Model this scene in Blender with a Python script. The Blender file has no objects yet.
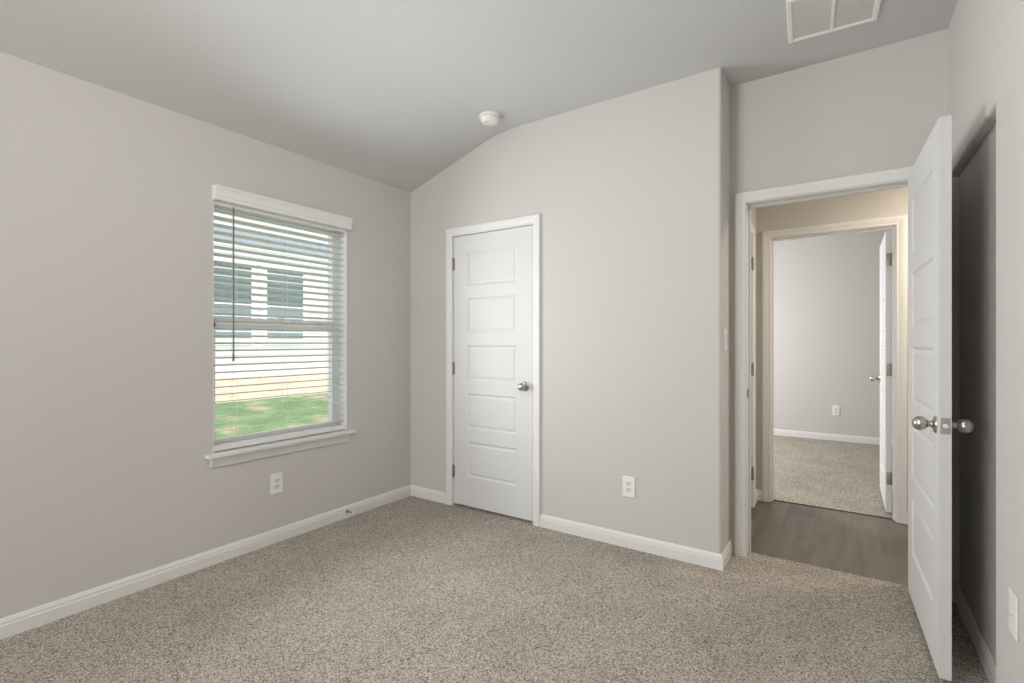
import bpy, bmesh, math, random
from mathutils import Vector, Matrix
random.seed(4)
S = bpy.context.scene
COL = S.collection
R = math.radians

# ---------------------------------------------------------------- camera
F_PX = 495.0
YAW = math.atan2(845.7 - 512, F_PX)
CAM = Vector((0.0, 0.0, 1.246))
cd = bpy.data.cameras.new('camera')
cd.sensor_width = 36.0
cd.lens = F_PX * 36.0 / 1024
cd.shift_y = 1.0 / 1024
cd.clip_start = 0.02
cam = bpy.data.objects.new('camera', cd)
cam.location = CAM
cam.rotation_euler = (R(90), 0, YAW)
COL.objects.link(cam)
S.camera = cam

# ---------------------------------------------------------------- view and world
S.view_settings.view_transform = 'Standard'
S.view_settings.look = 'None'
S.view_settings.gamma = 1.0
S.view_settings.use_curve_mapping = False
S.view_settings.exposure = 0.07
S.cycles.max_bounces = 10
S.cycles.diffuse_bounces = 6
S.cycles.glossy_bounces = 3
S.cycles.transparent_max_bounces = 16
S.cycles.sample_clamp_indirect = 6.0
S.cycles.use_denoising = True
w = bpy.data.worlds.new('sky')
S.world = w
w.use_nodes = True
bg = w.node_tree.nodes['Background']
bg.inputs[0].default_value = (0.93, 0.965, 1.0, 1)
bg.inputs[1].default_value = 1.45

# ---------------------------------------------------------------- lights
def area(name, loc, target, sx, sy, power, color=(1, 1, 1), spread=180):
    l = bpy.data.lights.new(name, 'AREA')
    l.shape = 'RECTANGLE'; l.size = sx; l.size_y = sy
    l.energy = power; l.color = color; l.spread = R(spread)
    o = bpy.data.objects.new(name, l)
    o.location = loc
    o.rotation_euler = (Vector(target) - Vector(loc)).to_track_quat('-Z', 'Y').to_euler()
    COL.objects.link(o)
    return o

def point(name, loc, power, color=(1, 1, 1), rad=0.1):
    l = bpy.data.lights.new(name, 'POINT')
    l.energy = power; l.color = color; l.shadow_soft_size = rad
    o = bpy.data.objects.new(name, l); o.location = loc
    COL.objects.link(o)
    return o

sun = bpy.data.lights.new('sun', 'SUN')
sun.energy = 2.7; sun.angle = R(0.6); sun.color = (1, 0.96, 0.9)
so = bpy.data.objects.new('sun', sun)
so.rotation_euler = (Vector((-0.55, 0.25, -1.0))).to_track_quat('-Z', 'Y').to_euler()
COL.objects.link(so)
# added lamp out of view overhead, placed to brighten ceiling and walls
point('unseen_room_lamp', (-1.00, 0.50, 2.50), 37, (1.0, 0.97, 0.94), 0.09)
# added fill behind the camera, standing in for an unseen window
area('rear_fill_light', (-2.25, -2.97, 1.45), (-1.9, 3, 1.5), 0.9, 1.4, 60, (0.97, 0.985, 1.0))
# area light added inside the blinds, standing in for the window's daylight
area('window_daylight', (-2.88, 1.82, 1.35), (0.41, 1.75, 1.55), 0.85, 1.3, 20, (0.94, 0.975, 1.0), 142)
# warm hall ceiling lamp and an added fill in the far room
area('hall_lamp', (0.95, 3.80, 2.40), (0.6, 3.82, 0), 0.3, 0.3, 21, (1.0, 0.87, 0.70))
area('far_room_fill', (-2.6, 6.0, 1.5), (0.5, 6.2, 1.1), 1.2, 1.4, 86, (0.98, 0.99, 1.0))

# ---------------------------------------------------------------- materials
def mat(name, color, rough=0.5, metal=0.0, spec=0.5):
    m = bpy.data.materials.new(name); m.use_nodes = True
    b = m.node_tree.nodes['Principled BSDF']
    b.inputs['Base Color'].default_value = (*color, 1)
    b.inputs['Roughness'].default_value = rough
    b.inputs['Metallic'].default_value = metal
    b.inputs['Specular IOR Level'].default_value = spec
    return m

def N(m, t, **k):
    n = m.node_tree.nodes.new(t)
    for a, v in k.items():
        if a.startswith('i_'):
            n.inputs[a[2:].replace('_', ' ')].default_value = v
        else:
            setattr(n, a, v)
    return n

def L(m, a, b): m.node_tree.links.new(a, b)

def bump_noise(m, scale, strength, dist, detail=4):
    tc = N(m, 'ShaderNodeTexCoord')
    n = N(m, 'ShaderNodeTexNoise', i_Scale=scale, i_Detail=detail)
    b = N(m, 'ShaderNodeBump', i_Strength=strength, i_Distance=dist)
    L(m, tc.outputs['Object'], n.inputs['Vector'])
    L(m, n.outputs['Fac'], b.inputs['Height'])
    L(m, b.outputs['Normal'], m.node_tree.nodes['Principled BSDF'].inputs['Normal'])

M = {}
M['wall'] = mat('greige_wall_paint', (0.60, 0.580, 0.555), 0.75, spec=0.25)
bump_noise(M['wall'], 90, 0.12, 0.002)
M['hall'] = mat('hall_wall_paint', (0.60, 0.580, 0.555), 0.75, spec=0.25)
bump_noise(M['hall'], 90, 0.12, 0.002)
M['ceil'] = mat('ceiling_paint', (0.60, 0.605, 0.60), 0.85, spec=0.2)
bump_noise(M['ceil'], 110, 0.15, 0.002)
M['trim'] = mat('white_trim_paint', (0.76, 0.755, 0.735), 0.42, spec=0.4)
M['door'] = mat('white_door_paint', (0.69, 0.695, 0.695), 0.5, spec=0.35)
M['plastic'] = mat('white_plastic', (0.84, 0.83, 0.80), 0.35)
M['vinyl'] = mat('white_vinyl', (0.85, 0.86, 0.87), 0.35)
M['slat'] = mat('white_slat', (0.80, 0.80, 0.79), 0.45)
M['nickel'] = mat('satin_nickel', (0.50, 0.48, 0.45), 0.28, 1.0)
M['hinge'] = mat('dull_nickel', (0.34, 0.32, 0.29), 0.45, 0.8)
M['dark'] = mat('dark_slot', (0.09, 0.09, 0.085), 0.6)
M['socket'] = mat('socket_plastic', (0.72, 0.71, 0.68), 0.4)
M['wand'] = mat('smoky_wand', (0.16, 0.16, 0.16), 0.3)
M['cord'] = mat('ladder_cord', (0.75, 0.75, 0.73), 0.8)
M['gap'] = mat('carpet_backing', (0.10, 0.075, 0.05), 0.9)
M['filter'] = mat('grille_interior', (0.78, 0.78, 0.77), 0.8)

def carpet():
    m = mat('speckled_carpet', (0.4, 0.35, 0.3), 0.95, spec=0.1)
    b = m.node_tree.nodes['Principled BSDF']
    tc = N(m, 'ShaderNodeTexCoord')
    n1 = N(m, 'ShaderNodeTexNoise', i_Scale=120.0, i_Detail=3.0, i_Roughness=0.7)
    n2 = N(m, 'ShaderNodeTexNoise', i_Scale=3.2, i_Detail=4.0, i_Distortion=0.6)
    v = N(m, 'ShaderNodeTexVoronoi', i_Scale=215.0)
    cr = N(m, 'ShaderNodeValToRGB')
    e = cr.color_ramp.elements
    e[0].position = 0.20; e[0].color = (0.075, 0.058, 0.045, 1)
    e[1].position = 0.86; e[1].color = (0.82, 0.76, 0.68, 1)
    a = e.new(0.37); a.color = (0.30, 0.26, 0.215, 1)
    a = e.new(0.47); a.color = (0.43, 0.385, 0.33, 1)
    a = e.new(0.64); a.color = (0.52, 0.47, 0.41, 1)
    for t in (n1, n2, v): L(m, tc.outputs['Object'], t.inputs['Vector'])
    sp = N(m, 'ShaderNodeSeparateColor'); L(m, v.outputs['Color'], sp.inputs[0])
    mf = N(m, 'ShaderNodeMix'); mf.inputs[0].default_value = 0.49
    L(m, n1.outputs['Fac'], mf.inputs[2]); L(m, sp.outputs[0], mf.inputs[3])
    L(m, mf.outputs[0], cr.inputs['Fac'])
    mr = N(m, 'ShaderNodeMapRange'); mr.inputs[1].default_value = 0.35; mr.inputs[2].default_value = 0.65
    mr.inputs[3].default_value = 0.94; mr.inputs[4].default_value = 1.06
    L(m, n2.outputs['Fac'], mr.inputs[0])
    mx = N(m, 'ShaderNodeMix', data_type='RGBA', blend_type='MULTIPLY'); mx.inputs[0].default_value = 1
    L(m, cr.outputs[0], mx.inputs[6]); L(m, mr.outputs[0], mx.inputs[7])
    L(m, mx.outputs[2], b.inputs['Base Color'])
    ad = N(m, 'ShaderNodeMath', operation='ADD')
    L(m, n1.outputs['Fac'], ad.inputs[0])
    mu = N(m, 'ShaderNodeMath', operation='MULTIPLY'); mu.inputs[1].default_value = -0.6
    L(m, v.outputs['Distance'], mu.inputs[0]); L(m, mu.outputs[0], ad.inputs[1])
    bp = N(m, 'ShaderNodeBump', i_Strength=0.7, i_Distance=0.008)
    L(m, ad.outputs[0], bp.inputs['Height']); L(m, bp.outputs['Normal'], b.inputs['Normal'])
    return m
M['carpet'] = carpet()

def planks():
    m = mat('dark_vinyl_planks', (0.2, 0.16, 0.13), 0.45)
    b = m.node_tree.nodes['Principled BSDF']
    tc = N(m, 'ShaderNodeTexCoord')
    mp = N(m, 'ShaderNodeMapping'); mp.inputs['Rotation'].default_value = (0, 0, R(90))
    br = N(m, 'ShaderNodeTexBrick', offset=0.37)
    br.inputs['Color1'].default_value = (0.115, 0.096, 0.080, 1)
    br.inputs['Color2'].default_value = (0.165, 0.140, 0.118, 1)
    br.inputs['Mortar'].default_value = (0.13, 0.11, 0.095, 1)
    br.inputs['Scale'].default_value = 1.0
    br.inputs['Mortar Size'].default_value = 0.0015
    br.inputs['Brick Width'].default_value = 1.22
    br.inputs['Row Height'].default_value = 0.18
    L(m, tc.outputs['Object'], mp.inputs['Vector']); L(m, mp.outputs[0], br.inputs['Vector'])
    mp2 = N(m, 'ShaderNodeMapping'); mp2.inputs['Scale'].default_value = (22, 2.2, 1)
    L(m, tc.outputs['Object'], mp2.inputs['Vector'])
    n = N(m, 'ShaderNodeTexNoise', i_Scale=1.0, i_Detail=6.0, i_Roughness=0.6)
    L(m, mp2.outputs[0], n.inputs['Vector'])
    mr = N(m, 'ShaderNodeMapRange'); mr.inputs[1].default_value = 0.3; mr.inputs[2].default_value = 0.7
    mr.inputs[3].default_value = 0.78; mr.inputs[4].default_value = 1.2
    L(m, n.outputs['Fac'], mr.inputs[0])
    mx = N(m, 'ShaderNodeMix', data_type='RGBA', blend_type='MULTIPLY'); mx.inputs[0].default_value = 1
    L(m, br.outputs['Color'], mx.inputs[6]); L(m, mr.outputs[0], mx.inputs[7])
    L(m, mx.outputs[2], b.inputs['Base Color'])
    return m
M['planks'] = planks()

def glass(name, tint, gl):
    m = bpy.data.materials.new(name); m.use_nodes = True
    nt = m.node_tree; nt.nodes.remove(nt.nodes['Principled BSDF'])
    t = N(m, 'ShaderNodeBsdfTransparent'); t.inputs[0].default_value = (*tint, 1)
    g = N(m, 'ShaderNodeBsdfGlossy'); g.inputs['Roughness'].default_value = 0.02
    x = N(m, 'ShaderNodeMixShader'); x.inputs[0].default_value = gl
    L(m, t.outputs[0], x.inputs[1]); L(m, g.outputs[0], x.inputs[2])
    L(m, x.outputs[0], nt.nodes['Material Output'].inputs['Surface'])
    return m
M['glass'] = glass('clear_glass', (0.95, 0.97, 0.97), 0.04)
M['nglass'] = mat('tinted_window_glass', (0.13, 0.20, 0.23), 0.2)
M['nblind'] = mat('house_blind', (0.17, 0.23, 0.25), 0.6)
M['nlow'] = mat('house_lower_sash_screen', (0.26, 0.33, 0.37), 0.5)
M['siding'] = mat('white_lap_siding', (0.80, 0.81, 0.84), 0.7)
M['band'] = mat('grey_blue_board', (0.42, 0.48, 0.56), 0.7)
M['ntrim'] = mat('house_white_trim', (0.9, 0.9, 0.88), 0.6)
def ground(name, c1, c2, c3, sc):
    m = mat(name, c1, 0.95, spec=0.1)
    b = m.node_tree.nodes['Principled BSDF']
    tc = N(m, 'ShaderNodeTexCoord')
    n = N(m, 'ShaderNodeTexNoise', i_Scale=sc, i_Detail=6.0, i_Roughness=0.65)
    L(m, tc.outputs['Object'], n.inputs['Vector'])
    cr = N(m, 'ShaderNodeValToRGB'); e = cr.color_ramp.elements
    e[0].position = 0.38; e[0].color = (*c1, 1)
    e[1].position = 0.62; e[1].color = (*c3, 1)
    a = e.new(0.5); a.color = (*c2, 1)
    L(m, n.outputs['Fac'], cr.inputs['Fac']); L(m, cr.outputs[0], b.inputs['Base Color'])
    bp = N(m, 'ShaderNodeBump', i_Strength=0.5, i_Distance=0.03)
    n3 = N(m, 'ShaderNodeTexNoise', i_Scale=60.0, i_Detail=3.0)
    L(m, tc.outputs['Object'], n3.inputs['Vector']); L(m, n3.outputs['Fac'], bp.inputs['Height'])
    L(m, bp.outputs['Normal'], b.inputs['Normal'])
    return m
M['lawn'] = ground('patchy_lawn', (0.15, 0.26, 0.11), (0.22, 0.31, 0.15), (0.46, 0.40, 0.26), 1.9)
M['dirt'] = ground('pale_dirt', (0.62, 0.50, 0.38), (0.68, 0.57, 0.45), (0.72, 0.62, 0.50), 3)

# ---------------------------------------------------------------- helpers
def tag(o, label=None, cat=None, group=None, kind=None):
    if label: o['label'] = label
    if cat: o['category'] = cat
    if group: o['group'] = group
    if kind: o['kind'] = kind
    return o

def empty(name, loc=(0, 0, 0), rz=0.0):
    o = bpy.data.objects.new(name, None)
    o.empty_display_size = 0.05
    o.location = loc; o.rotation_euler = (0, 0, rz)
    COL.objects.link(o)
    return o

def obj(name, bm, m, parent=None, world=False, smooth=False):
    """one mesh object; with world=True the vertices are world coordinates and are moved into the parent's space"""
    if parent and world:
        p = parent; mw = Matrix.Identity(4)
        while p:
            mw = Matrix.LocRotScale(p.location, p.rotation_euler, None) @ mw
            p = p.parent
        bm.transform(mw.inverted())
    bmesh.ops.recalc_face_normals(bm, faces=bm.faces)
    me = bpy.data.meshes.new(name)
    bm.to_mesh(me); bm.free()
    me.materials.append(M[m] if isinstance(m, str) else m)
    if smooth:
        for p in me.polygons: p.use_smooth = True
        try: me.set_sharp_from_angle(angle=R(40))
        except Exception: pass
    o = bpy.data.objects.new(name, me)
    COL.objects.link(o)
    if parent: o.parent = parent
    return o

def box(bm, a, b, bev=0.0):
    x0, y0, z0 = a; x1, y1, z1 = b
    vs = [bm.verts.new(p) for p in ((x0,y0,z0),(x1,y0,z0),(x1,y1,z0),(x0,y1,z0),(x0,y0,z1),(x1,y0,z1),(x1,y1,z1),(x0,y1,z1))]
    fs = [bm.faces.new([vs[i] for i in q]) for q in ((0,3,2,1),(4,5,6,7),(0,1,5,4),(1,2,6,5),(2,3,7,6),(3,0,4,7))]
    if bev > 0:
        es = list({e for f in fs for e in f.edges})
        bmesh.ops.bevel(bm, geom=es, offset=bev, segments=2, affect='EDGES', profile=0.5)
    return bm

def boxes(*bs, bev=0.0):
    bm = bmesh.new()
    for a, b in bs: box(bm, a, b, bev)
    return bm

def prism(bm, pts, f0, f1):
    """extrude a 2-D outline between two mappings"""
    a = [bm.verts.new(f0(*p)) for p in pts]; b = [bm.verts.new(f1(*p)) for p in pts]
    bm.faces.new(a); bm.faces.new(b[::-1])
    n = len(pts)
    for i in range(n):
        j = (i + 1) % n
        bm.faces.new((a[i], b[i], b[j], a[j]))
    return bm

def sweep(bm, path, prof, mapf, closed=False):
    """profile [(d, h)] along a 2-D path; d is offset to the LEFT of travel, mitred"""
    n = len(path); rings = []
    P = [Vector(p) for p in path]
    for i in range(n):
        ds = []
        if i > 0 or closed: ds.append((P[i] - P[i-1]).normalized())
        if i < n - 1 or closed: ds.append((P[(i+1) % n] - P[i]).normalized())
        ns = [Vector((-d.y, d.x)) for d in ds]
        nn = sum(ns, Vector((0, 0)))
        nn = nn / nn.length
        k = 1.0 / max(0.2, nn.dot(ns[0]))
        rings.append([bm.verts.new(mapf(P[i].x + nn.x*d*k, P[i].y + nn.y*d*k, h)) for d, h in prof])
    m = len(prof)
    for i in range(n if closed else n - 1):
        a = rings[i]; b = rings[(i+1) % n]
        for j in range(m):
            k = (j + 1) % m
            bm.faces.new((a[j], b[j], b[k], a[k]))
    if not closed:
        bm.faces.new(rings[0]); bm.faces.new(rings[-1][::-1])
    return bm

def lathe(bm, prof, seg=28, axis='Z', org=(0, 0, 0)):
    """prof [(r, t)] turned round an axis"""
    o = Vector(org); rings = []
    def P(r, t, a):
        c, s = r*math.cos(a), r*math.sin(a)
        return o + Vector({'Z': (c, s, t), 'Y': (c, t, s), 'X': (t, c, s)}[axis])
    for r, t in prof:
        if r < 1e-6: rings.append([bm.verts.new(P(0, t, 0))])
        else: rings.append([bm.verts.new(P(r, t, 2*math.pi*i/seg)) for i in range(seg)])
    for a, b in zip(rings, rings[1:]):
        for i in range(seg):
            j = (i + 1) % seg
            if len(a) == 1 and len(b) == 1: continue
            if len(a) == 1: bm.faces.new((a[0], b[i], b[j]))
            elif len(b) == 1: bm.faces.new((a[i], a[j], b[0]))
            else: bm.faces.new((a[i], a[j], b[j], b[i]))
    return bm

def copy_tree(o, parent=None):
    c = o.copy(); COL.objects.link(c); c.parent = parent
    for ch in [x for x in S.objects if x.parent == o]:
        copy_tree(ch, c)
    return c

def struct(name, bm, m, label, cat, smooth=False):
    return tag(obj(name, bm, m, smooth=smooth), label, cat, kind='structure')

# ---------------------------------------------------------------- dimensions
XL, YB, XJ, YA, XR = -2.95, 2.893, -0.567, 3.15, 0.41
YF = -3.00                     # wall behind the camera
HL, HC, XS = 2.470, 2.758, -2.055
NX = 0.450                     # back of the shallow niche
NY0, NY1, NZ = 2.254, 3.15, 2.040
WY0, WY1, WZ0, WZ1 = 1.368, 2.268, 0.60, 2.075   # bedroom window opening
DH = 2.056
CD = (-2.493, -1.778)          # closet door opening
ED = (-0.478, 0.292)           # entry door opening
FD = (-0.482, 0.285)           # door opening across the hall
YH, YH2 = 4.335, 4.450         # hall far wall
XH = -0.588                    # hall left wall
LD = (3.345, 4.105)            # door in the hall's left wall
YE = 7.50

# ---------------------------------------------------------------- room shell
struct('floor', boxes(((XL, YF, -0.05), (XR + 0.06, 3.232, 0.0))), 'carpet',
       'beige speckled cut-pile carpet covering the bedroom floor', 'floor')
struct('floor_hall', boxes(((XL, 3.232, -0.05), (2.4, 4.405, -0.004))), 'planks',
       'dark brown wood-look plank floor of the hall beyond the open door', 'floor')
struct('floor_far_room', boxes(((XL, 4.412, -0.05), (2.4, YE, 0.002))), 'carpet',
       'pale carpet floor of the room seen across the hall', 'floor')
struct('trim_1', boxes(((FD[0], 4.402, -0.03), (FD[1], 4.412, 0.0015))), 'gap',
       'dark carpet edge line where hall planks meet the far room carpet', 'carpet edge')

# left wall with the window opening
bm = boxes(((XL-0.14, YF-0.1, -0.4), (XL, WY0, 3.0)), ((XL-0.14, WY1, -0.4), (XL, YE+0.1, 3.0)),
           ((XL-0.14, WY0, -0.4), (XL, WY1, WZ0)), ((XL-0.14, WY0, WZ1), (XL, WY1, 3.0)))
struct('wall_left', bm, 'wall', 'greige painted wall holding the window with blinds', 'wall')

# back wall: one jogged solid with a bullnose corner, closet opening cut out
def rounded(cx, cy, r, a0, a1, n=6):
    return [(cx + r*math.cos(R(a0 + (a1-a0)*i/n)), cy + r*math.sin(R(a0 + (a1-a0)*i/n))) for i in range(n+1)]
bm = bmesh.new()
box(bm, (XL, YB, 0), (CD[0]-0.018, YB+0.115, 3.0))
box(bm, (CD[0]-0.018, YB, DH+0.015), (CD[1]+0.018, YB+0.115, 3.0))
br = 0.016
pl = [(CD[1]+0.018, YB), *rounded(XJ-br, YB+br, br, -90, 0), (XJ, YA+0.115), (XJ-0.115, YA+0.115), (XJ-0.115, YB+0.115), (CD[1]+0.018, YB+0.115)]
prism(bm, pl, lambda x, y: (x, y, 0), lambda x, y: (x, y, 3.0))
struct('wall_back', bm, 'wall', 'greige wall with the white closet door, ending at a rounded corner', 'wall', smooth=True)

bm = boxes(((XJ, YA, 0), (ED[0]-0.018, YA+0.115, 3.0)), ((ED[0]-0.018, YA, DH+0.018), (ED[1]+0.018, YA+0.115, 3.0)),
           ((ED[1]+0.018, YA, 0), (XR+0.14, YA+0.115, 3.0)))
struct('wall_alcove', bm, 'wall', 'greige wall around the open bedroom doorway', 'wall')

# right wall with shallow niche and rounded edges
bm = bmesh.new()
nb = 0.014
pl = [(XR, YF), *[(x, y) for x, y in rounded(XR+nb, NY0-nb, nb, 180, 90)], (NX, NY0), (XR+0.14, NY0), (XR+0.14, YF)]
prism(bm, pl, lambda x, y: (x, y, 0), lambda x, y: (x, y, NZ))
box(bm, (NX, NY0, 0), (XR+0.14, NY1, NZ))
pl = [*rounded(XR+nb, NZ+nb, nb, 180, 270), (NX, NZ), (XR+0.14, NZ), (XR+0.14, 3.0), (XR, 3.0)]
prism(bm, pl, lambda x, z: (x, NY0-0.001, z), lambda x, z: (x, YA, z))
box(bm, (XR, YF, NZ), (XR+0.14, NY0-0.001, 3.0))
struct('wall_right', bm, 'wall', 'greige wall at right with a shallow recess behind the open door', 'wall', smooth=True)

struct('wall_front', boxes(((XL-0.1, YF-0.1, 0), (XR+0.14, YF, 3.0))), 'wall', 'greige wall behind the viewer', 'wall')

# vaulted ceiling with softened fold
fold = []
r = 0.22
slope = math.atan2(HC-HL, XS-XL)
tl = 0.10
for i in range(9):
    t = i/8
    a = Vector((XS - tl*math.cos(slope)*1.6, HC - tl*math.sin(slope)*1.6)); b = Vector((XS, HC)); c = Vector((XS + tl*1.6, HC))
    fold.append(tuple((1-t)**2*a + 2*t*(1-t)*b + t*t*c))
pl = [(XL, HL), *fold, (XR+0.02, HC), (XR+0.02, 3.02), (XL, 3.02)]
bm = prism(bmesh.new(), pl, lambda x, z: (x, YF, z), lambda x, z: (x, YA+0.02, z))
struct('ceiling', bm, 'ceil', 'off-white vaulted ceiling sloping down to the window wall', 'ceiling', smooth=True)
struct('ceiling_hall', boxes(((XH-0.1, YA+0.115, 2.44), (2.4, YH, 2.55))), 'ceil', 'flat hall ceiling beyond the doorway', 'ceiling')
struct('ceiling_far_room', boxes(((XL, YH2, 2.60), (2.4, YE, 2.7))), 'ceil', 'flat ceiling of the far room', 'ceiling')

# hall and far room walls
bm = boxes(((XH-0.115, YA+0.115, 0), (XH, LD[0]-0.018, 2.6)), ((XH-0.115, LD[0]-0.018, DH+0.018), (XH, LD[1]+0.018, 2.6)),
           ((XH-0.115, LD[1]+0.018, 0), (XH, YH, 2.6)))
struct('wall_hall_left', bm, 'hall', 'beige wall strip at the left end of the hall', 'wall')
bm = boxes(((XL, YH, 0), (FD[0]-0.018, YH2, 2.8)), ((FD[0]-0.018, YH, DH+0.018), (FD[1]+0.018, YH2, 2.8)),
           ((FD[1]+0.018, YH, 0), (2.4, YH2, 2.8)))
struct('wall_hall_back', bm, 'hall', 'warm beige hall wall around the inner white doorway', 'wall')
struct('wall_hall_right', boxes(((2.4, 3.0, 0), (2.5, YE, 2.8))), 'hall', 'far right end wall of the hall and far room', 'wall')
struct('wall_hall_front', boxes(((XR+0.14, YA, 0), (2.4, YA+0.115, 2.8))), 'hall', 'hall side wall right of the bedroom door', 'wall')
struct('wall_far_room', boxes(((XL, YE, 0), (2.4, YE+0.1, 2.8))), 'wall', 'pale grey wall at the back of the far room', 'wall')

# ---------------------------------------------------------------- baseboards
BH = 0.084
BPROF = [(0, 0), (0.013, 0), (0.013, BH-0.030), (0.0105, BH-0.026), (0.0105, BH-0.016), (0.006, BH-0.004), (0.004, BH), (0, BH)]
def baseboard(name, paths, label):
    bm = bmesh.new()
    for p in paths: sweep(bm, p, BPROF, lambda u, v, h: (u, v, h))
    return struct(name, bm, 'trim', label, 'baseboard')
CW = 0.063   # distance of the casing's outer edge from the opening
baseboard('baseboard_left', [[(XL, YB-0.013), (XL, YF)]], 'white baseboard along the window wall')
baseboard('baseboard_back', [[(CD[0]-CW, YB), (XL, YB)],
                             [(XJ, YA), (XJ, YB), (CD[1]+CW, YB)]], 'white baseboard under the closet wall, wrapping its outer corner')
baseboard('baseboard_right', [[(XR, YF), (XR, NY0), (NX, NY0), (NX, YA)]], 'white baseboard along the right wall and its recess')
baseboard('baseboard_hall', [[(FD[0]-CW, YH), (XH, YH), (XH, LD[1]+CW)],
                             [(2.4, YH), (FD[1]+CW, YH)]], 'white baseboard of the hall')
baseboard('baseboard_far', [[(2.4, YE), (XL, YE)]], 'white baseboard along the far room wall')

# ---------------------------------------------------------------- door casings and jambs
CPROF = [(0, 0), (0, 0.008), (0.004, 0.0105), (0.016, 0.011), (0.024, 0.0145), (0.030, 0.0145), (0.034, 0.0165), (0.052, 0.0175), (0.057, 0.015), (0.057, 0)]
def casing(bm, u0, u1, top, mapf, z0=0.0):
    # travel so that LEFT points away from the opening: up the right side is right->..., so go left-bottom, left-top reversed
    sweep(bm, [(u1+0.005, z0), (u1+0.005, top+0.005), (u0-0.005, top+0.005), (u0-0.005, z0)],
          [(-d, h) for d, h in CPROF], mapf)

def frame_y(name, o, y0, y1, stop_y, label, sides=(1, 1)):
    """white jamb and casings of an opening in a wall that runs along X"""
    bm = bmesh.new()
    x0, x1 = o
    box(bm, (x0-0.018, y0, 0), (x0, y1, DH)); box(bm, (x1, y0, 0), (x1+0.018, y1, DH))
    box(bm, (x0-0.018, y0, DH), (x1+0.018, y1, DH+0.018))
    sy0, sy1 = stop_y
    box(bm, (x0, sy0, 0), (x0+0.010, sy1, DH-0.010)); box(bm, (x1-0.010, sy0, 0), (x1, sy1, DH-0.010))
    box(bm, (x0, sy0, DH-0.010), (x1, sy1, DH))
    if sides[0]: casing(bm, x0, x1, DH, lambda u, v, h: (u, y0-h, v))
    if sides[1]: casing(bm, x0, x1, DH, lambda u, v, h: (u, y1+h, v))
    return struct(name, bm, 'trim', label, 'door frame')

frame_y('trim_2', CD, YB, YB+0.115, (YB+0.040, YB+0.052), 'white moulded casing around the closed closet door', (1, 0))
frame_y('trim_3', ED, YA, YA+0.115, (YA+0.068, YA+0.100), 'white casing and jamb around the open bedroom doorway')
frame_y('trim_4', FD, YH, YH2, (YH+0.035, YH+0.070), 'cream-lit casing and jamb of the doorway across the hall')
bm = bmesh.new()
y0, y1 = LD
box(bm, (XH-0.115, y0-0.018, 0), (XH, y0, DH)); box(bm, (XH-0.115, y1, 0), (XH, y1+0.018, DH)); box(bm, (XH-0.115, y0-0.018, DH), (XH, y1+0.018, DH+0.018))
casing(bm, y0, y1, DH, lambda u, v, h: (XH+h, u, v))
struct('trim_5', bm, 'trim', 'white door casing edge at the left end of the hall', 'door frame')

# ---------------------------------------------------------------- panelled door leaves
PANELS = [(0.218, 0.482), (0.580, 0.844), (0.942, 1.206), (1.298, 1.560), (1.652, 1.908)]
def leaf_mesh(wd, h=2.040, t=0.035, mx=0.130):
    """local: hinge edge at x=0, leaf to x=wd, front face y=0, back face y=t"""
    bm = bmesh.new()
    zs = [0.0]
    for a, b in PANELS: zs += [a, b]
    zs.append(h)
    xs = [0, mx, wd-mx, wd]
    for side in (0, 1):
        def P(x, z, d): return (x, d if side == 0 else t - d, z)
        def quad(a, b, c, d_): bm.faces.new([bm.verts.new(p) for p in (a, b, c, d_)])
        for i in range(len(zs)-1):
            for j in range(3):
                x0, x1, z0, z1 = xs[j], xs[j+1], zs[i], zs[i+1]
                if j == 1 and i % 2 == 1:
                    rings = [(0, 0), (0.006, 0.0035), (0.011, 0.0085), (0.017, 0.0085), (0.032, 0.0035)]
                    prev = None
                    for ins, d in rings:
                        cur = [P(x0+ins, z0+ins, d), P(x1-ins, z0+ins, d), P(x1-ins, z1-ins, d), P(x0+ins, z1-ins, d)]
                        if prev:
                            for k in range(4):
                                quad(prev[k], prev[(k+1) % 4], cur[(k+1) % 4], cur[k])
                        prev = cur
                    quad(*prev)
                else:
                    quad(P(x0, z0, 0), P(x1, z0, 0), P(x1, z1, 0), P(x0, z1, 0))
    for a, b in (((0, 0), (wd, 0)), ((0, h), (wd, h))):
        bm.faces.new([bm.verts.new(p) for p in ((a[0], 0, a[1]), (b[0], 0, b[1]), (b[0], t, b[1]), (a[0], t, a[1]))])
    for x in (0, wd):
        bm.faces.new([bm.verts.new(p) for p in ((x, 0, 0), (x, t, 0), (x, t, h), (x, 0, h))])
    bmesh.ops.remove_doubles(bm, verts=bm.verts, dist=0.00005)
    return bm

def knob_bm(side):
    """egg-shaped knob standing off y=0 towards side*y"""
    pr = [(0, 0), (0.033, 0), (0.033, 0.003), (0.030, 0.007), (0.020, 0.011), (0.013, 0.014), (0.0115, 0.020), (0.0115, 0.027),
          (0.016, 0.031), (0.0225, 0.038), (0.0265, 0.047), (0.0272, 0.056), (0.0255, 0.066), (0.021, 0.075), (0.014, 0.081), (0.006, 0.084), (0, 0.0845)]
    return [(r*1.0, side*t*0.84) for r, t in pr]

def add_knob(root, x, z, y, side):
    k = obj('door_knob', lathe(bmesh.new(), knob_bm(side), 32, 'Y', (x, y, z)), 'nickel', root, smooth=True)
    return tag(k, 'egg-shaped satin nickel knob')

def hinge_barrel(x, y, z):
    bm = lathe(bmesh.new(), [(0, -0.050), (0.004, -0.049), (0.0068, -0.045), (0.0068, 0.045), (0.004, 0.049), (0, 0.050)], 14, 'Z', (x, y, z))
    return bm

HZ = (0.245, 1.030, 1.825)
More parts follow.
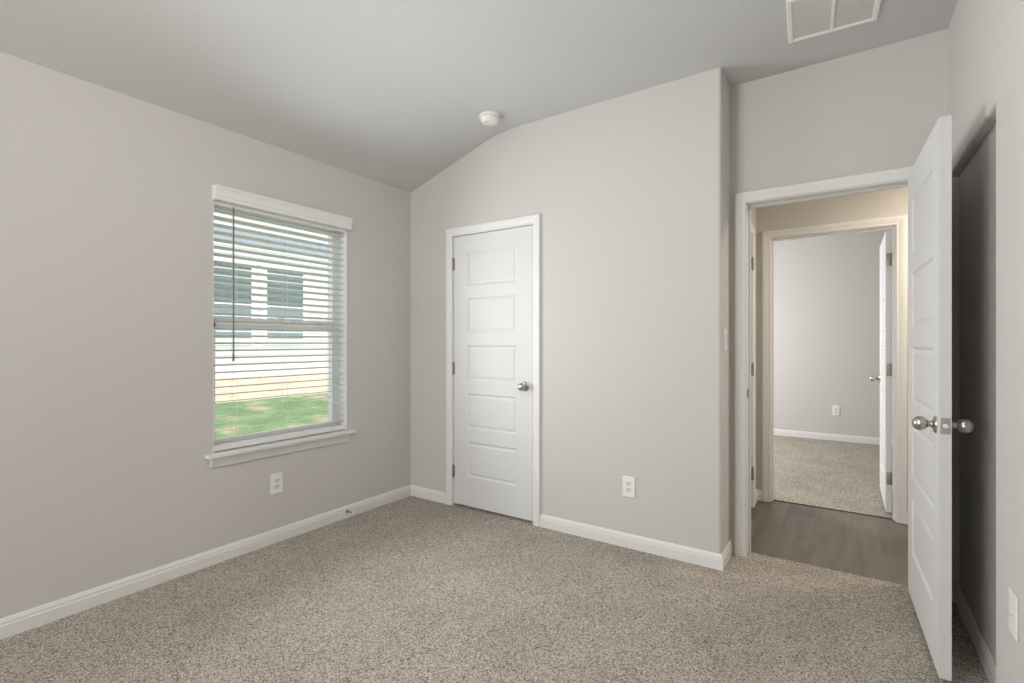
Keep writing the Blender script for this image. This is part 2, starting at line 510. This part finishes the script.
# closet door, closed
d1 = empty('door_1', (CD[0]+0.004, YB+0.003, 0.020))
tag(d1, 'closed white five-panel closet door in the back wall', 'door', kind='structure')
obj('door_leaf', leaf_mesh(CD[1]-CD[0]-0.008, 2.031), 'door', d1)
for z in HZ:
    b = hinge_barrel(-0.003, -0.008, z)
    box(b, (-0.003, -0.006, z-0.045), (0.010, 0.0, z+0.045))
    tag(obj('hinge', b, 'hinge', d1, smooth=True), 'nickel hinge knuckle')
add_knob(d1, CD[1]-CD[0]-0.068, 0.922, 0, -1)
lt = boxes(((CD[1]-CD[0]-0.0085, -0.0015, 0.90), (CD[1]-CD[0]-0.0045, 0.004, 0.945)))
tag(obj('latch', lt, 'hinge', d1), 'thin metal latch edge')

# entry door, swung 90 degrees into the room; local x runs from hinge to free edge
d2 = empty('door_2', (0.2865, YA-0.012, 0.020), R(-88.0))
tag(d2, 'white five-panel bedroom door standing open beside the right wall', 'door', kind='structure')
W2 = 0.762
# rotated -90: local +x -> world -y, local +y -> world +x ; shift so that the left face sits at X about 0.27
bm = leaf_mesh(W2, 2.050, mx=0.115); bm.transform(Matrix.Translation((0.002, -0.030, 0)))
obj('door_leaf', bm, 'door', d2)
add_knob(d2, W2-0.060, 0.919, -0.030, -1)
add_knob(d2, W2-0.060, 0.919, 0.005, 1)
bm = boxes(((W2+0.0015, -0.0265, 0.892), (W2+0.0035, 0.0015, 0.952)), bev=0.0008)
lp = tag(obj('latch_plate', bm, 'nickel', d2), 'rectangular nickel latch plate on the door edge')
bm = lathe(bmesh.new(), [(0, 0.0095), (0.006, 0.0095), (0.0078, 0.008), (0.0078, 0.0), (0, 0.0)], 16, 'X', (W2+0.003, -0.0125, 0.922))
tag(obj('latch_bolt', bm, 'plastic', lp, smooth=True), 'pale round latch bolt')
for z in HZ:
    obj('hinge', hinge_barrel(-0.006, 0.012, z), 'hinge', d2, smooth=True)

# door of the room across the hall, swung into that room
d3 = empty('door_3', (FD[1]-0.004, YH2+0.004, 0.020), R(90))
tag(d3, 'white door of the far room, seen nearly edge-on, standing open', 'door', kind='structure')
# rotated +90: local +x -> world +y ; local +y -> world -x
bm = leaf_mesh(0.762, 2.036); bm.transform(Matrix.Translation((0.030, 0.006, 0)))
obj('door_leaf', bm, 'door', d3)
for z in HZ:
    # leaf plate on the door edge that faces the hall, and knuckle
    bm = boxes(((0.0275, 0.010, z-0.045), (0.0300, 0.036, z+0.045)), bev=0.0008)
    lathe(bm, [(0, -0.050), (0.0068, -0.046), (0.0068, 0.046), (0, 0.050)], 14, 'Z', (0.022, 0.004, z))
    box(bm, (0.022, 0.002, z-0.045), (0.030, 0.010, z+0.045))
    tag(obj('hinge', bm, 'hinge', d3, smooth=True), 'rounded nickel hinge leaf')
add_knob(d3, 0.030+0.700, 0.922, 0.041, 1)

# closed door in the hall's left wall
d4 = empty('door_4', (XH-0.002, LD[1]-0.003, 0.015), R(-90))
tag(d4, 'white door in the left hall wall, only its hinge side glimpsed', 'door', kind='structure')
# local x -> world -y, local y -> world +x : put the leaf behind the casing plane
bm = leaf_mesh(LD[1]-LD[0]-0.006, 2.04); bm.transform(Matrix.Translation((0, -0.036, 0)))
obj('door_leaf', bm, 'door', d4)
for z in HZ:
    b = hinge_barrel(0.004, 0.012, z)
    box(b, (-0.001, 0.0, z-0.045), (0.016, 0.013, z+0.045))
    tag(obj('hinge', b, 'hinge', d4, smooth=True), 'nickel hinge knuckle')
# strike plate on the left jamb of the bedroom doorway
bm = bmesh.new()
lathe(bm, [(0, 0.0022), (0.028, 0.0022), (0.030, 0.001), (0.030, 0)], 24, 'X', (0, 0, 0))
for v in bm.verts: v.co.y *= 0.95
bm.transform(Matrix.Translation((ED[0], YA+0.034, 0.947)))
st = struct('trim_6', bm, 'hinge', 'oval nickel strike plate on the left jamb of the bedroom doorway', 'strike plate', smooth=True)
bm = boxes(((ED[0]+0.0022, YA+0.014, 0.936), (ED[0]+0.003, YA+0.026, 0.958)))
obj('strike_hole', bm, 'dark', st)

# ---------------------------------------------------------------- window
w1 = empty('window_1', (XL-0.09, (WY0+WY1)/2, WZ0))
tag(w1, 'white vinyl single-hung window in the left wall, behind the blinds', 'window', kind='structure')
X0, X1 = XL-0.135, XL-0.085
ft, fl, fr = 0.048, 0.040, 0.055
zm = 1.362
bm = boxes(((X0, WY0, WZ0), (X1, WY0+fl, WZ1)), ((X0, WY1-fr, WZ0), (X1, WY1, WZ1)), ((X0, WY0+fl, WZ1-ft), (X1, WY1-fr, WZ1)), ((X0, WY0+fl, WZ0), (X1, WY1-fr, WZ0+ft)))
obj('window_frame', bm, 'vinyl', w1, world=True)
# lower sash, standing inward of the upper one
xa, xb = XL-0.112, XL-0.080
bm = boxes(((xa, WY0+fl, WZ0+ft), (xb, WY0+fl+0.010, zm+0.02)), ((xa, WY1-fr-0.010, WZ0+ft), (xb, WY1-fr, zm+0.02)),
           ((xa, WY0, zm-0.032), (xb, WY1, zm+0.032)), ((xa, WY0+fl+0.010, WZ0+ft), (xb, WY1-fr-0.010, WZ0+ft+0.035)))
sh = obj('lower_sash', bm, 'vinyl', w1, world=True)
obj('glass_pane', boxes(((xa+0.012, WY0+fl+0.010, WZ0+ft+0.035), (xa+0.016, WY1-fr-0.010, zm-0.032))), 'glass', sh, world=True)
obj('sash_lock', boxes(((xb-0.03, 1.79, zm+0.032), (xb-0.004, 1.85, zm+0.044)), bev=0.003), 'vinyl', sh, world=True)
obj('glass_pane', boxes(((X0+0.010, WY0+fl, zm), (X0+0.014, WY1-fr, WZ1-ft))), 'glass', w1, world=True)
# white reveal boards lining the recess
bm = boxes(((XL-0.085, WY1-0.004, WZ0+0.022), (XL-0.0005, WY1-0.0005, WZ1)), ((XL-0.085, WY0+0.0005, WZ0+0.022), (XL-0.0005, WY0+0.004, WZ1)),
           ((XL-0.085, WY0+0.004, WZ1-0.004), (XL-0.0005, WY1-0.004, WZ1-0.0005)))
obj('window_reveal', bm, 'vinyl', w1, world=True)
# stool and apron
bm = bmesh.new()
box(bm, (XL-0.085, WY0, WZ0), (XL, WY1, WZ0+0.022))
box(bm, (XL, WY0-0.045, WZ0), (XL+0.045, WY1+0.050, WZ0+0.022), 0.004)
AP = [(0, 0), (0.012, 0), (0.014, 0.008), (0.018, 0.020), (0.026, 0.036), (0.034, 0.048), (0.036, 0.056), (0, 0.056)]
def apmap(u, v, h): return (u, v, WZ0 - 0.056 + h)
sweep(bm, [(XL, WY1+0.014), (XL, WY1+0.014-0.001), (XL, WY0-0.016), (XL, WY0-0.017)], AP, apmap)
sl = obj('window_sill', bm, 'trim', w1, world=True)
tag(sl, 'white stool and coved apron under the window')

# blinds
b1 = empty('window_blind', (XL-0.02, (WY0+WY1)/2, 2.05))
tag(b1, 'white horizontal slat blind lowered over the window, slats tilted open', 'blind')
y0, y1 = WY0+0.007, WY1-0.007
VP = [(0, 0), (0.026, 0), (0.029, 0.006), (0.029, 0.018), (0.032, 0.024), (0.032, 0.050), (0.037, 0.062), (0.042, 0.070), (0.044, 0.080), (0, 0.080)]
bm = bmesh.new()
def vmap(u, v, h): return (u, v, 2.048 + h)
sweep(bm, [(XL+0.001, WY1+0.018), (XL+0.001, WY0-0.004)], VP, vmap)
obj('valance', bm, 'slat', b1, world=True)
obj('headrail', boxes(((XL-0.060, y0, 2.028), (XL-0.004, y1, 2.070))), 'slat', b1, world=True)
bm = bmesh.new()
zt, zb, pitch = 2.002, 0.690, 0.0422
n = int((zt - zb)/pitch) + 1
tilt = R(11)
sx = XL - 0.034
for i in range(n):
    z = zt - i*pitch
    if z < 0.665: break
    c, s_ = math.cos(tilt), math.sin(tilt)
    vs = []
    # gently crowned slat section
    sec = [(-0.025, -0.0012), (-0.012, 0.0002), (0.0, 0.0008), (0.012, 0.0002), (0.025, -0.0012), (0.025, 0.0010), (0.012, 0.0026), (0.0, 0.0032), (-0.012, 0.0026), (-0.025, 0.0010)]
    pts = [(sx + a*c - b_*s_, z + a*s_ + b_*c) for a, b_ in sec]
    prism(bm, pts, lambda x, zz: (x, y0, zz), lambda x, zz: (x, y1, zz))
obj('slat', bm, 'slat', b1, world=True)
obj('bottom_rail', boxes(((sx-0.026, y0, 0.628), (sx+0.026, y1, 0.658)), bev=0.004), 'slat', b1, world=True)
for yy in (WY0+0.135, (WY0+WY1)/2, WY1-0.115):
    bm = boxes(((sx+0.0265, yy-0.0008, 0.64), (sx+0.0280, yy+0.0008, 2.03)), ((sx-0.0280, yy-0.0008, 0.64), (sx-0.0265, yy+0.0008, 2.03)))
    obj('ladder_cord', bm, 'cord', b1, world=True)
bm = lathe(bmesh.new(), [(0, 1.135), (0.0055, 1.137), (0.0062, 1.16), (0.0042, 1.19), (0.0042, 1.99), (0.0055, 2.0), (0.003, 2.03), (0, 2.035)], 10, 'Z', (XL+0.006, 1.478, 0))
tag(obj('tilt_wand', bm, 'wand', b1, world=True, smooth=True), 'dark grey tilt wand')

# ---------------------------------------------------------------- outlets and switch
def make_outlet():
    """local: back at y=0, faces -y, centred at z=0"""
    o = empty('wall_outlet')
    bm = boxes(((-0.0395, -0.006, -0.0625), (0.0395, 0, 0.0625)), bev=0.0025)
    p = obj('cover_plate', bm, 'plastic', o)
    for s in (-1, 1):
        bm = bmesh.new()
        pr = [(0.0175*math.cos(a), 0.0175*math.sin(a)) for a in [2*math.pi*i/20 for i in range(20)]]
        pr = [(x, max(-0.0135, min(0.0135, z))) for x, z in pr]
        prism(bm, pr, lambda x, z: (x, -0.0085, z + s*0.0195), lambda x, z: (x, -0.005, z + s*0.0195))
        sk = obj('socket', bm, 'socket', o)
        bm = boxes(((-0.0080, -0.0092, s*0.0195), (-0.0058, -0.0084, s*0.0195+0.0085)), ((0.0058, -0.0092, s*0.0195), (0.0080, -0.0084, s*0.0195+0.0085)),
                   ((-0.0022, -0.0092, s*0.0195-0.0095), (0.0022, -0.0084, s*0.0195-0.0050)))
        tag(obj('socket_slot', bm, 'dark', sk), 'dark plug slots')
    obj('screw', lathe(bmesh.new(), [(0, -0.0072), (0.003, -0.0068), (0.003, -0.005)], 10, 'Y'), 'socket', o, smooth=True)
    return o
out = make_outlet()
G = 'white electrical outlets on the walls'
for i, (loc, rz, lab) in enumerate([
        ((-1.093, YB, 0.370), 0, 'white duplex wall outlet low on the wall between closet door and outer corner'),
        ((XL, 1.742, 0.366), 90, 'white duplex wall outlet on the left wall below the window'),
        ((-0.102, YE, 0.385), 0, 'small distant white outlet on the far room wall seen through both doorways')]):
    o = out if i == 0 else copy_tree(out)
    o.location = loc; o.rotation_euler = (0, 0, R(rz))
    tag(o, lab, 'outlet', G)
cp = empty('cable_wall_plate', (XR, 2.020, 0.452), R(-90))
tag(cp, 'plain white cable wall plate low on the right wall at the frame edge', 'wall plate')
obj('cover_plate', boxes(((-0.0395, -0.006, -0.0625), (0.0395, 0, 0.0625)), bev=0.0025), 'plastic', cp)
tag(obj('cable_jack', lathe(bmesh.new(), [(0, -0.0125), (0.0045, -0.0125), (0.0045, -0.008), (0.0065, -0.008), (0.0065, -0.005)], 14, 'Y'), 'socket', cp, smooth=True), 'small metal cable jack')
# light switch on the return of the jog
sw = empty('light_switch', (XJ, 2.982, 1.262), R(90))
tag(sw, 'white rocker light switch on the narrow corner return beside the bedroom doorway', 'light switch')
obj('cover_plate', boxes(((-0.0395, -0.006, -0.0625), (0.0395, 0, 0.0625)), bev=0.0025), 'plastic', sw)
obj('rocker', boxes(((-0.0165, -0.0095, -0.033), (0.0165, -0.005, 0.033)), bev=0.0015), 'plastic', sw)

# spring door stop on the left baseboard
ds = empty('door_stop', (XL+0.013, 2.262, 0.048))
tag(ds, 'small dark metal spring door stop sticking out of the left baseboard', 'door stop')
bm = lathe(bmesh.new(), [(0, 0), (0.013, 0), (0.012, 0.005), (0.006, 0.008), (0, 0.008)], 18, 'X')
obj('mount', bm, 'hinge', ds, smooth=True)
bm = bmesh.new()
pr = [(0, 0.006)]
for i in range(24):
    t = 0.008 + i*0.0022
    pr += [(0.0040, t), (0.0055, t+0.0011)]
pr += [(0, 0.062)]
lathe(bm, pr, 14, 'X')
obj('spring', bm, 'hinge', ds, smooth=True)
obj('rubber_tip', lathe(bmesh.new(), [(0, 0.060), (0.0075, 0.060), (0.0078, 0.070), (0.006, 0.074), (0, 0.075)], 16, 'X'), 'plastic', ds, smooth=True)

# ---------------------------------------------------------------- ceiling fittings
sd = empty('smoke_detector', (-1.966, 2.652, HC))
tag(sd, 'round white smoke detector on the ceiling near the closet wall', 'smoke detector')
obj('base_ring', lathe(bmesh.new(), [(0, 0), (0.070, 0), (0.071, -0.004), (0.071, -0.014), (0.066, -0.017), (0, -0.017)], 40), 'plastic', sd, smooth=True)
bm = lathe(bmesh.new(), [(0, -0.010), (0.058, -0.016), (0.058, -0.024), (0.063, -0.026), (0.062, -0.034), (0.054, -0.045), (0.040, -0.050), (0.020, -0.052), (0, -0.052)], 40)
hs = obj('housing', bm, 'plastic', sd, smooth=True)
obj('test_button', lathe(bmesh.new(), [(0, -0.050), (0.010, -0.0505), (0.010, -0.054), (0.008, -0.055), (0, -0.055)], 18, 'Z', (-0.012, -0.028, 0)), 'socket', sd, smooth=True)
obj('vent_slot', lathe(bmesh.new(), [(0.0585, -0.0175), (0.0592, -0.0175), (0.0592, -0.0235), (0.0585, -0.0235)], 40), 'filter', hs, smooth=True)

vt = empty('ceiling_vent', (-0.048, 2.679, HC), R(3.3))
tag(vt, 'white return-air grille with two louvred halves on the ceiling', 'ceiling vent')
vx, vy = 0.181, 0.180
bm = bmesh.new()
FP = [(0, 0), (0, -0.004), (0.004, -0.009), (0.018, -0.009), (0.024, -0.004), (0.024, 0)]
sweep(bm, [(-vx, -vy), (vx, -vy), (vx, vy), (-vx, vy)], FP, lambda u, v, h: (u, v, h), closed=True)
obj('frame', bm, 'plastic', vt)
obj('mullion', boxes(((-0.008, -vy+0.02, -0.008), (0.008, vy-0.02, 0))), 'plastic', vt)
obj('backing', boxes(((-vx+0.02, -vy+0.02, -0.0015), (vx-0.02, vy-0.02, -0.0002))), 'filter', vt)
for sx0, sx1 in ((-vx+0.022, -0.008), (0.008, vx-0.022)):
    bm = bmesh.new()
    k = 30
    for i in range(k):
        y = -vy + 0.028 + i*(2*vy-0.056)/(k-1)
        q = [(y-0.0056, -0.0056), (y+0.0046, -0.0026), (y+0.0052, -0.0036), (y-0.0050, -0.0068)]
        prism(bm, q, lambda a, z: (sx0, a, z), lambda a, z: (sx1, a, z))
    obj('louvre_panel', bm, 'plastic', vt)

# ---------------------------------------------------------------- outside
bm = bmesh.new()
prf = [(-3.09, -0.15), (-5.5, 0.06), (-8.0, 0.31), (-8.0, -1), (-3.09, -1)]
prism(bm, prf, lambda x, z: (x, -8, z), lambda x, z: (x, 16, z))
tag(obj('lawn', bm, 'lawn'), 'patchy green and straw grass outside the window', 'grass', kind='structure')
bm = bmesh.new()
prf = [(-8.0, 0.31), (-8.6, 0.36), (-9.8, 0.58), (-10.5, 0.6), (-10.5, -1), (-8.0, -1)]
prism(bm, prf, lambda x, z: (x, -8, z), lambda x, z: (x, 16, z))
tag(obj('bare_soil', bm, 'dirt'), 'pale bare soil strip at the foot of the house outside', 'soil', kind='structure')

hs = empty('neighbour_house', (-9.8, 5.5, 0.55))
tag(hs, 'white sided house with two windows seen through the blinds', 'house')
NXF = -9.8
bm = bmesh.new()
# lap siding profile, extruded along Y
prof = []
z = 0.55
while z < 6.0:
    prof += [(NXF+0.014, z), (NXF+0.002, z+0.148)]
    z += 0.15
prof += [(NXF-0.3, z), (NXF-0.3, 0.55)]
a = [bm.verts.new((x, -3, zz)) for x, zz in prof]; b = [bm.verts.new((x, 13, zz)) for x, zz in prof]
for i in range(len(prof)-1): bm.faces.new((a[i], a[i+1], b[i+1], b[i]))
obj('siding', bm, 'siding', hs, world=True)
obj('band_board', boxes(((NXF, -3, 3.20), (NXF+0.035, 13, 3.45))), 'band', hs, world=True)
obj('roof', boxes(((NXF-3.3, -3.2, 6.0), (NXF+0.3, 13.2, 6.15))), 'band', hs, world=True)
for ya, yb in ((4.44, 5.254), (5.573, 6.385)):
    za, zb_, zc = 1.296, 2.75, 1.92
    wf = empty('window', (NXF, (ya+yb)/2, za)); wf.parent = hs
    wf.location = (0, (ya+yb)/2-5.5, za-0.55)
    f = 0.035
    def W(name, bx, m): return obj(name, boxes(*bx), m, wf, world=True)
    W('window_frame', [((NXF, ya-f-0.06, za-f-0.06), (NXF+0.03, ya, zb_+f+0.06)), ((NXF, yb, za-f-0.06), (NXF+0.03, yb+f+0.06, zb_+f+0.06)),
                       ((NXF, ya, zb_), (NXF+0.03, yb, zb_+f+0.06)), ((NXF, ya, za-f-0.06), (NXF+0.03, yb, za))], 'ntrim')
    W('upper_pane', [((NXF+0.003, ya, 2.0), (NXF+0.012, yb, zb_))], 'nglass')
    W('lower_pane', [((NXF+0.003, ya, za), (NXF+0.012, yb, 1.98))], 'nlow')
    W('sash_rail', [((NXF+0.003, ya, 1.975), (NXF+0.022, yb, 2.005))], 'ntrim')
    W('inner_blind', [((NXF+0.012, ya+0.03, 2.03+0.05*i), (NXF+0.015, yb-0.03, 2.055+0.05*i)) for i in range(13)], 'nblind')
